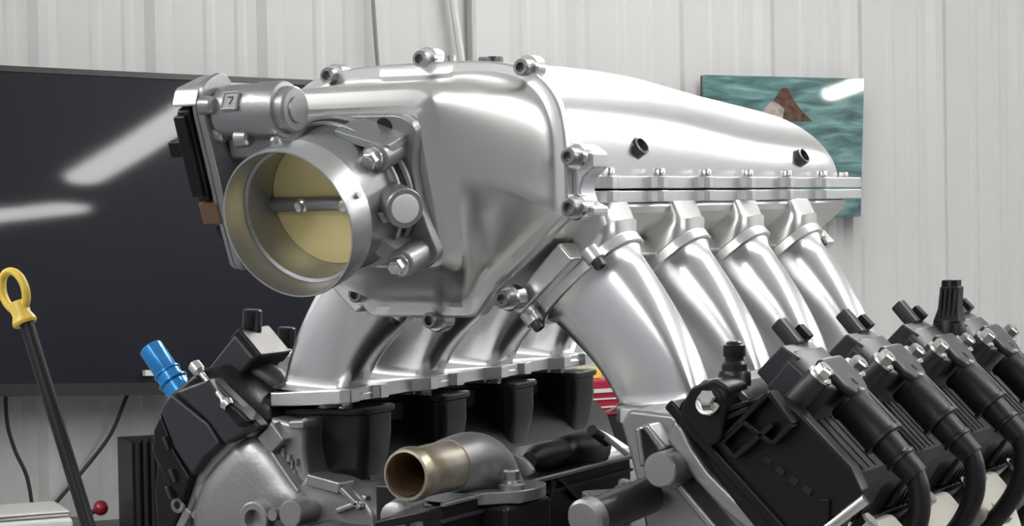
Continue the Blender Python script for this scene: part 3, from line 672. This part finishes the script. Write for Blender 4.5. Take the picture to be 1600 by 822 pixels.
lcyl(402, 664, .0080, .012, .005, 'bolt_boss')
lcyl(330, 770, .0080, .010, .01, 'boss')
def lbar(a, b_, w_, dep, nm='rib', y=YLF - .010):
    p, q = lf(*a, y), lf(*b_, y); t_ = (q - p).normalized().cross(Y) * w_
    mk(nm, prism(B(), [p + t_, q + t_, q - t_, p - t_], Y * dep), 'cast', hl, bevel=.0015)
mk('lower_web', prism(B(), fillet([lf(px, py, YLF - .006) for px, py in ((462, 764), (476, 744), (520, 750), (560, 772), (584, 800), (590, 900), (440, 900), (430, 800))], .006, 3), Y * .03), 'cast', hl, bevel=.004, seg=3)
lbar((412, 672), (432, 700), .009, .02, 'bolt_column'); lbar((416, 702), (464, 772), .0026, .018)
lbar((478, 750), (530, 764), .0045, .02); lbar((530, 764), (562, 796), .0024, .012, y=YLF - .012); lbar((524, 800), (560, 786), .0022, .012, y=YLF - .012)
lbar((300, 800), (350, 850), .004, .02); lbar((332, 790), (370, 840), .004, .02); lbar((270, 840), (292, 795), .005, .014); lbar((450, 665), (474, 664), .003, .02)
mk('brace', cyl(B(), lf(490, 742, YLF + .02), lf(575, 780, YLF - .002), .0026), 'cast', hl)
for px, py, w_, h_ in ((443, 708, 4, 9), (452, 716, 4, 6), (448, 728, 5, 3), (457, 726, 2, 8), (464, 722, 2, 6), (452, 738, 3, 3), (460, 738, 4, 3)):
    q = lf(px, py, YLF - .001); mk('cast_mark', box(B(), q, X * w_ * .00045, Y * .0016, Z * h_ * .00045), 'cast', hl, bevel=.0004)
# black intake ports under the far runners
secs = [(-.163, .186, .108, .083, .128), (-.178, .186, .108, .083, .128), (-.190, .184, .110, .085, .128), (-.207, .178, .114, .088, .126), (-.226, .172, .118, .090, .124), (-.262, .168, .119, .092, .124)]
pbm = B()
loft(pbm, [fillet([V((-a, y0_, z)), V((-b_, y0_, z)), V((-b_, y1_, z)), V((-a, y1_, z))], .010, 4) for z, a, b_, y0_, y1_ in secs])
port = mk('intake_port', pbm, 'paint', hl, sharp=45, label='black intake port neck')
lip = mk('port_lip', prism(B(), fillet([V((-.188, .079, -.1645)), V((-.106, .079, -.1625)), V((-.106, .132, -.1625)), V((-.188, .132, -.1645))], .012, 4), Z * .0055), 'paint', hl, bevel=.002, label='black port lip')
def valley_bolt(y):
    bm = B(); q = V((-.143, y, -.1585)); lathe(bm, q, Z, [(0, .0075), (.003, .007), (.0055, .004)], 16); return bm
vb1 = mk('port_bolt', valley_bolt(.088), 'cast', hl)
bm = B(); q = V((-.127, .088, -.158)); hexbolt(bm, q, Z + X * .3, .0050, .005, .0062); vb2 = mk('port_bolt', bm, 'steel', hl)
for i in (1, 2, 3):
    for o in (port, lip, vb1, vb2):
        c = o.copy(); c.location = o.location + Y * .1118 * i; col.objects.link(c)
# far valve cover
vl = root('valve_cover', 'black valve cover with blue fitting on far left bank', 'valve cover', (-.26, .25, -.22))
vp = [(412, 660), (398, 640), (360, 600), (318, 572), (300, 582), (262, 614), (246, 640), (238, 668), (231, 702), (240, 730), (236, 770), (240, 840), (262, 850), (286, 800), (304, 745), (326, 714), (352, 690), (380, 668)]
yv = YLF - .012
bm = B()
R1 = [lf(a, b_, yv) for a, b_ in vp]; cc = sum(R1, V((0, 0, 0))) / len(R1)
loft(bm, [[p + Y * .40 for p in R1], [p + Y * .02 for p in R1], [cc + (p - cc) * .985 + Y * .006 for p in R1], [cc + (p - cc) * .93 - Y * .0 for p in R1]])
mk('shell', bm, 'plastic', vl, bevel=.003)
# raised front panels
def vpan(pts, d, nm='front_panel', m='coil', be=.003):
    mk(nm, prism(B(), [lf(a, b_, yv - d) for a, b_ in pts], Y * (d + .006)), m, vl, bevel=be)
vpan([(270, 612), (330, 590), (408, 668), (380, 680), (350, 696), (325, 660)], .008)
vpan([(248, 640), (266, 614), (325, 662), (345, 695), (320, 716), (300, 745), (270, 700)], .005)
vpan([(238, 672), (250, 645), (272, 705), (298, 748), (284, 790), (262, 760), (236, 706)], .003, m='plastic')
for a in ((252, 684), (262, 735), (256, 762)): vpan([(a[0], a[1]), (a[0] + 5, a[1] - 2), (a[0] + 12, a[1] + 18), (a[0] + 8, a[1] + 20)], .0065, 'rib', be=.0005)
vpan([(318, 598), (326, 592), (356, 640), (350, 646)], .012, 'rib', be=.001)
bm = B(); p0, p1 = lf(308, 576, yv - .004), lf(352, 628, yv - .012)
cyl(bm, p0, p1, .0022); mk('stud', bm, 'steel', vl, label='bright steel stud with tips')
mk('stud_tip', lathe(B(), p0, (p1 - p0), [(-.006, .003), (-.004, .0052), (.004, .005), (.006, .003)], 14), 'steel', vl)
mk('stud_tip', lathe(B(), p1, (p1 - p0), [(-.004, .0025), (.002, .0055), (.006, .004)], 14), 'steel', vl)
vpan([(345, 620), (372, 640), (392, 660), (372, 670), (345, 640)], .014, 'stud_column', 'plastic', .003)
# blue fitting
d = (lf(235, 543, .08) - lf(277, 606, .08)).normalized(); q = lf(277, 606, .08)
bf = root('hose_fitting', 'bright blue stepped hose fitting on top of far left valve cover', 'fitting', q)
L_ = (lf(235, 543, .08) - q).length
mk('barrel', lathe(B(), q, d, [(L_ * .36, .0090), (L_ * .40, .0098), (L_ * .98, .0096), (L_, .0088), (L_, .0074), (L_ * .9, .007)], 28), 'blue', bf)
mk('collar', lathe(B(), q, d, [(-.01, .0105), (L_ * .10, .0105), (L_ * .14, .0122), (L_ * .17, .0122), (L_ * .2, .0102), (L_ * .34, .0102), (L_ * .36, .0112), (L_ * .39, .0112)], 28), 'blue', bf)
mk('clip', box(B(), q + d * .012 + X * .009, X * .004, Y * .004, d * .003), 'blue', bf)
# far coil and neighbours
def lcoil(px, py, y, lab, grp):
    q = U(px, py, 'y', y); t = root('ignition_coil', lab, 'ignition coil', q - Z * .02, grp)
    nl, sl = V((-.7071, 0, .7071)), V((-.7071, 0, -.7071))
    mk('body', box(B(), q, sl * .020, nl * .013, Y * .022), 'coil', t, bevel=.003)
    mk('core', box(B(), q - sl * .019, sl * .006, nl * .015, Y * .02), 'plastic', t, bevel=.002)
    mk('connector', lathe(B(), q + Z * .010 + X * .004, Z + X * .08, [(0, .0080), (.030, .0074), (.031, .0062)], 16), 'plastic', t)
    mk('boot', lathe(B(), q - nl * .01, -nl * .6 + X * .5, [(0, .014), (.022, .012), (.03, .008)], 20), 'coil', t)
    bm = B(); hexbolt(bm, q + sl * .02 - Y * .02, nl - Y, .004, .006, .005); mk('coil_bolt', bm, 'steel', t)
    return t
lcoil(386, 566, .10, 'black ignition coil with upright connector on far bank, beside the blue fitting', 'ignition coils of the far bank')
lcoil(440, 588, .21, 'black ignition coil on far bank, half hidden by the first runner', 'ignition coils of the far bank')
q = U(434, 552, 'y', .16)
fb2 = root('fuel_line', 'short bright metal line with dark fitting beside first far runner', 'fuel line', q)
mk('line', tube(B(), [U(425, 566, 'y', .16), U(445, 558, 'y', .165), U(462, 548, 'y', .17)], .002, 8), 'steel', fb2)
for a in ((419, 548), (445, 557), (412, 578), (432, 580)): mk('union', lathe(B(), U(*a, 'y', .16), X * .5 - Y + Z * .4, [(0, .005), (.006, .0048), (.009, .003)], 12), 'steel', fb2)
mk('fitting', box(B(), U(430, 566, 'y', .165), X * .012, Y * .008, Z * .011), 'plastic', fb2, bevel=.002)
# ------------------------------------------------------------------ block, valley and water outlet
bl = root('engine_block', 'dark engine block between the two cylinder heads', 'engine block', (0, .2, FLOOR + .6))
bpf = [(-.18, -.30), (-.12, -.235), (-.05, -.245), (.10, -.245), (.17, -.30), (.19, -.42), (.12, -.62), (-.12, -.62), (-.2, -.42)]
mk('casting', loft(B(), [[V((a, y, b_)) for a, b_ in bpf] for y in (-.07, .48)]), 'paint', bl, bevel=.006)
mk('valley_floor', prism(B(), [V((-.115, .04, -.25)), V((-.115, .47, -.25)), V((.11, .47, -.25)), V((.11, .04, -.25))], Z * .012), 'paint', bl)
mk('head_filler', prism(B(), [V((-.20, .10, -.19)), V((-.15, .10, -.172)), V((-.118, .10, -.20)), V((-.10, .10, -.25)), V((-.2, .10, -.28))], Y * .4), 'paint', bl)
VX = .075
a0, a1 = U(690, 792, 'x', VX), U(985, 716, 'x', VX)
vt = root('valley_cover', 'black valley cover with bright top edge beside the water outlet', 'valley cover', (VX, (a0.y + a1.y) / 2, -.25))
zA, zB = a0.z, a1.z
mk('side', prism(B(), [a0 - Z * .004, a1 - Z * .004, V((VX, a1.y, zB - .07)), V((VX, a0.y, zA - .07))], -X * .006), 'plastic', vt, bevel=.001)
mk('top', prism(B(), [a0, a1, a1 - X * .10 - Z * .012, a0 - X * .05 - Z * .012], -Z * .006), 'plastic', vt, bevel=.0015)
mk('edge_lip', prism(B(), [a0 + X * .003, a1 + X * .003, a1 + X * .003 + Z * .0025, a0 + X * .003 + Z * .0025], -X * .004), 'castgrey', vt, bevel=.0006, label='bright grey edge')
mk('edge_lip', prism(B(), [a1 + X * .002, a1 - X * .03 + Z * .022, a1 - X * .034 + Z * .022, a1 - X * .003], Y * .004), 'castgrey', vt)
mk('edge_lip', prism(B(), [a0 + X * .002 - Z * .008, a1 + X * .002 - Z * .007, a1 + X * .002 - Z * .009, a0 + X * .002 - Z * .010], -X * .003), 'coil', vt)
for a, b_ in (((868, 752), (850, 822)), ((878, 750), (905, 780))):
    p, q = U(*a, 'x', VX + .003), U(*b_, 'x', VX + .003); t_ = (q - p).normalized().cross(X) * .0012
    mk('rib', prism(B(), [p + t_, q + t_, q - t_, p - t_], -X * .006), 'coil', vt)
for px, py, r_ in ((900, 706, .014), (858, 712, .010)):
    mk('hump', lathe(B(), U(px, py, 'x', VX - .05) - Y * .03, Y, [(0, r_ * .6), (.012, r_), (.06, r_), (.075, r_ * .5)], 20), 'rubber', vt)
# rear valley fittings
q = U(940, 690, 'x', .06)
mk('rear_stud', cyl(B(), U(925, 672, 'x', .05), U(948, 690, 'x', .05), .004), 'darksteel', vt)
# water outlet
YW = -.125
q0 = U(633, 743, 'y', YW)
wo = root('water_outlet', 'grey elbow water outlet with corroded pipe mouth at engine front', 'water outlet', q0 + Y * .08 - Z * .03)
mk('pipe', lathe(B(), q0, Y, [(.03, .0140), (.002, .0135), (0, .0142), (.0005, .0158), (.006, .0172), (.010, .0170), (.013, .0158), (.030, .0160), (.052, .0164), (.054, .0168)], 40, False, False), 'corroded', wo, label='pipe neck stained brown and bronze')
mk('bore', lathe(B(), q0, Y, [(.0015, .0129), (.06, .0124)], 32, False, True), 'rust', wo, label='rusty brown bore')
path = [q0 + Y * .050, q0 + Y * .062, q0 + Y * .078 - Z * .0005, q0 + Y * .094 - Z * .006, q0 + Y * .104 - Z * .018, q0 + Y * .106 - Z * .03]
mk('elbow', tube(B(), path, lambda t: .0172 + .005 * t, 32), 'cast', wo)
fz = q0.z - .026; fy = q0.y + .098; fx = q0.x
mk('mounting_flange', prism(B(), fillet([V((fx - .03, fy - .034, fz)), V((fx + .012, fy - .040, fz)), V((fx + .034, fy - .02, fz)), V((fx + .040, fy + .004, fz)), V((fx + .03, fy + .03, fz)), V((fx - .03, fy + .03, fz))], .01, 4), Z * .008), 'cast', wo, bevel=.001)
qb = V((fx + .026, fy - .012, fz + .008))
mk('bolt_column', lathe(B(), qb - Z * .008, Z, [(0, .0095), (.011, .009), (.012, .0075)], 18), 'cast', wo)
mk('outlet_bolt', hexbolt(B(), qb + Z * .004, Z, .0052, .007, .0066), 'steel', wo)
p = [U(a, b_, 'y', -.0) for a, b_ in ((782, 712), (800, 708), (818, 716), (836, 738), (812, 750), (800, 735))]
mk('tab', prism(B(), fillet(p, .004, 3), Y * .004), 'cast', wo, bevel=.0006)
mk('housing', abox(B(), fx - .032, fx + .033, fy - .03, fy + .03, fz - .06, fz - .0005), 'paint', wo, bevel=.004, label='black painted housing')
mk('seam_bead', lathe(B(), q0 + Y * .053, Y, [(0, .0168), (.001, .0175), (.003, .0175), (.004, .017)], 36, False, False), 'cast', wo)
# front left of the outlet: black bracket and silver ear
q = U(620, 805, 'y', -.05)
fe = root('front_bracket', 'small grey bracket ear under the corroded pipe', 'bracket', q)
mk('ear', lathe(B(), q, Y * -1 + X * .3, [(-.04, .011), (.006, .0095), (.008, .006)], 22), 'cast', fe)
mk('arm', tube(B(), [q + Y * .01, q + X * .03 - Z * .012 + Y * .01, q + X * .06 - Z * .03 + Y * .01], .007, 12), 'cast', fe)
mk('block', abox(B(), q.x - .05, q.x - .012, q.y + .05, q.y + .11, q.z - .04, q.z + .012), 'paint', fe, bevel=.003)
# coolant crossover tube from the near head to the front
pA, pB = U(1012, 764, 'y', -.03), U(916, 812, 'y', -.095)
ct = root('crossover_tube', 'dark grey coolant tube running forward from round boss of near head', 'tube', (pA + pB) / 2 - Z * .01)
mk('tube', cyl(B(), pA - Z * .004, pB, .0118, n=28), 'darksteel', ct)
mk('end_cap', lathe(B(), pB, pB - pA, [(-.006, .0128), (.001, .0128), (.003, .011)], 28), 'cast', ct)
pl_ = U(960, 782, 'y', -.02)
mk('clamp_plate', box(B(), pl_, X * .016 - Y * .02, Y * .012 + X * .012, Z * .004), 'castgrey', ct, bevel=.002)
mk('clamp_bolt', hexbolt(B(), U(975, 768, 'y', -.02), Z + X * .3, .005, .006, .0065), 'steel', ct)
mk('clamp_bolt', hexbolt(B(), U(935, 785, 'y', -.03), Z + X * .3, .003, .004, .004), 'steel', ct)
# ------------------------------------------------------------------ dipstick
YD = -.10
def dp(px, py, y=YD): return U(px, py, 'y', y)
ds = root('dipstick', 'black dipstick tube with yellow loop handle at the lower left', 'dipstick', dp(135, 822))
mk('tube', tube(B(), [dp(40, 500), dp(58, 560), dp(98, 690), dp(136, 815), dp(175, 945)], .0050, 16), 'rubber', ds)
axd = (dp(21, 452) - dp(40, 503)).normalized(); sd = axd.cross(Y).normalized(); cr_ = dp(22, 455)
bm = B(); n, m_ = 40, 12; vs2 = []
for i in range(n):
    a = 2 * math.pi * i / n; row = []
    c = cr_ + sd * (.0104 * math.cos(a)) + axd * (.0146 * math.sin(a)); on = (sd * math.cos(a) + axd * (math.sin(a))).normalized()
    for j in range(m_):
        b_ = 2 * math.pi * j / m_; row.append(bm.verts.new(c + on * .0028 * math.cos(b_) + Y * .0035 * math.sin(b_)))
    vs2.append(row)
for i in range(n):
    for j in range(m_): bm.faces.new((vs2[i][j], vs2[(i + 1) % n][j], vs2[(i + 1) % n][(j + 1) % m_], vs2[i][(j + 1) % m_]))
hd = mk('handle', bm, 'yellow', ds, sharp=60, label='yellow plastic loop handle')
mk('neck', lathe(B(), dp(40, 507), axd, [(0, .0080), (.002, .0088), (.004, .0082), (.008, .0066), (.014, .0072), (.017, .0062)], 20), 'yellow', ds, label='yellow flared collar')
# ------------------------------------------------------------------ stand that carries the engine (below the frame)
es = root('engine_stand', 'steel engine stand under the block', 'engine stand', (0, .3, FLOOR))
abx = lambda *a: abox(B(), *a)
mk('cradle', abx(-.16, .16, -.02, .44, -.66, -.62), 'bench', es)
mk('post', abx(-.05, .05, .16, .26, FLOOR + .1, -.66), 'bench', es)
for y in (-.1, .42): mk('foot', abx(-.4, .4, y, y + .1, FLOOR, FLOOR + .1), 'bench', es)
mk('spine', abx(-.05, .05, 0, .42, FLOOR, FLOOR + .1), 'bench', es)
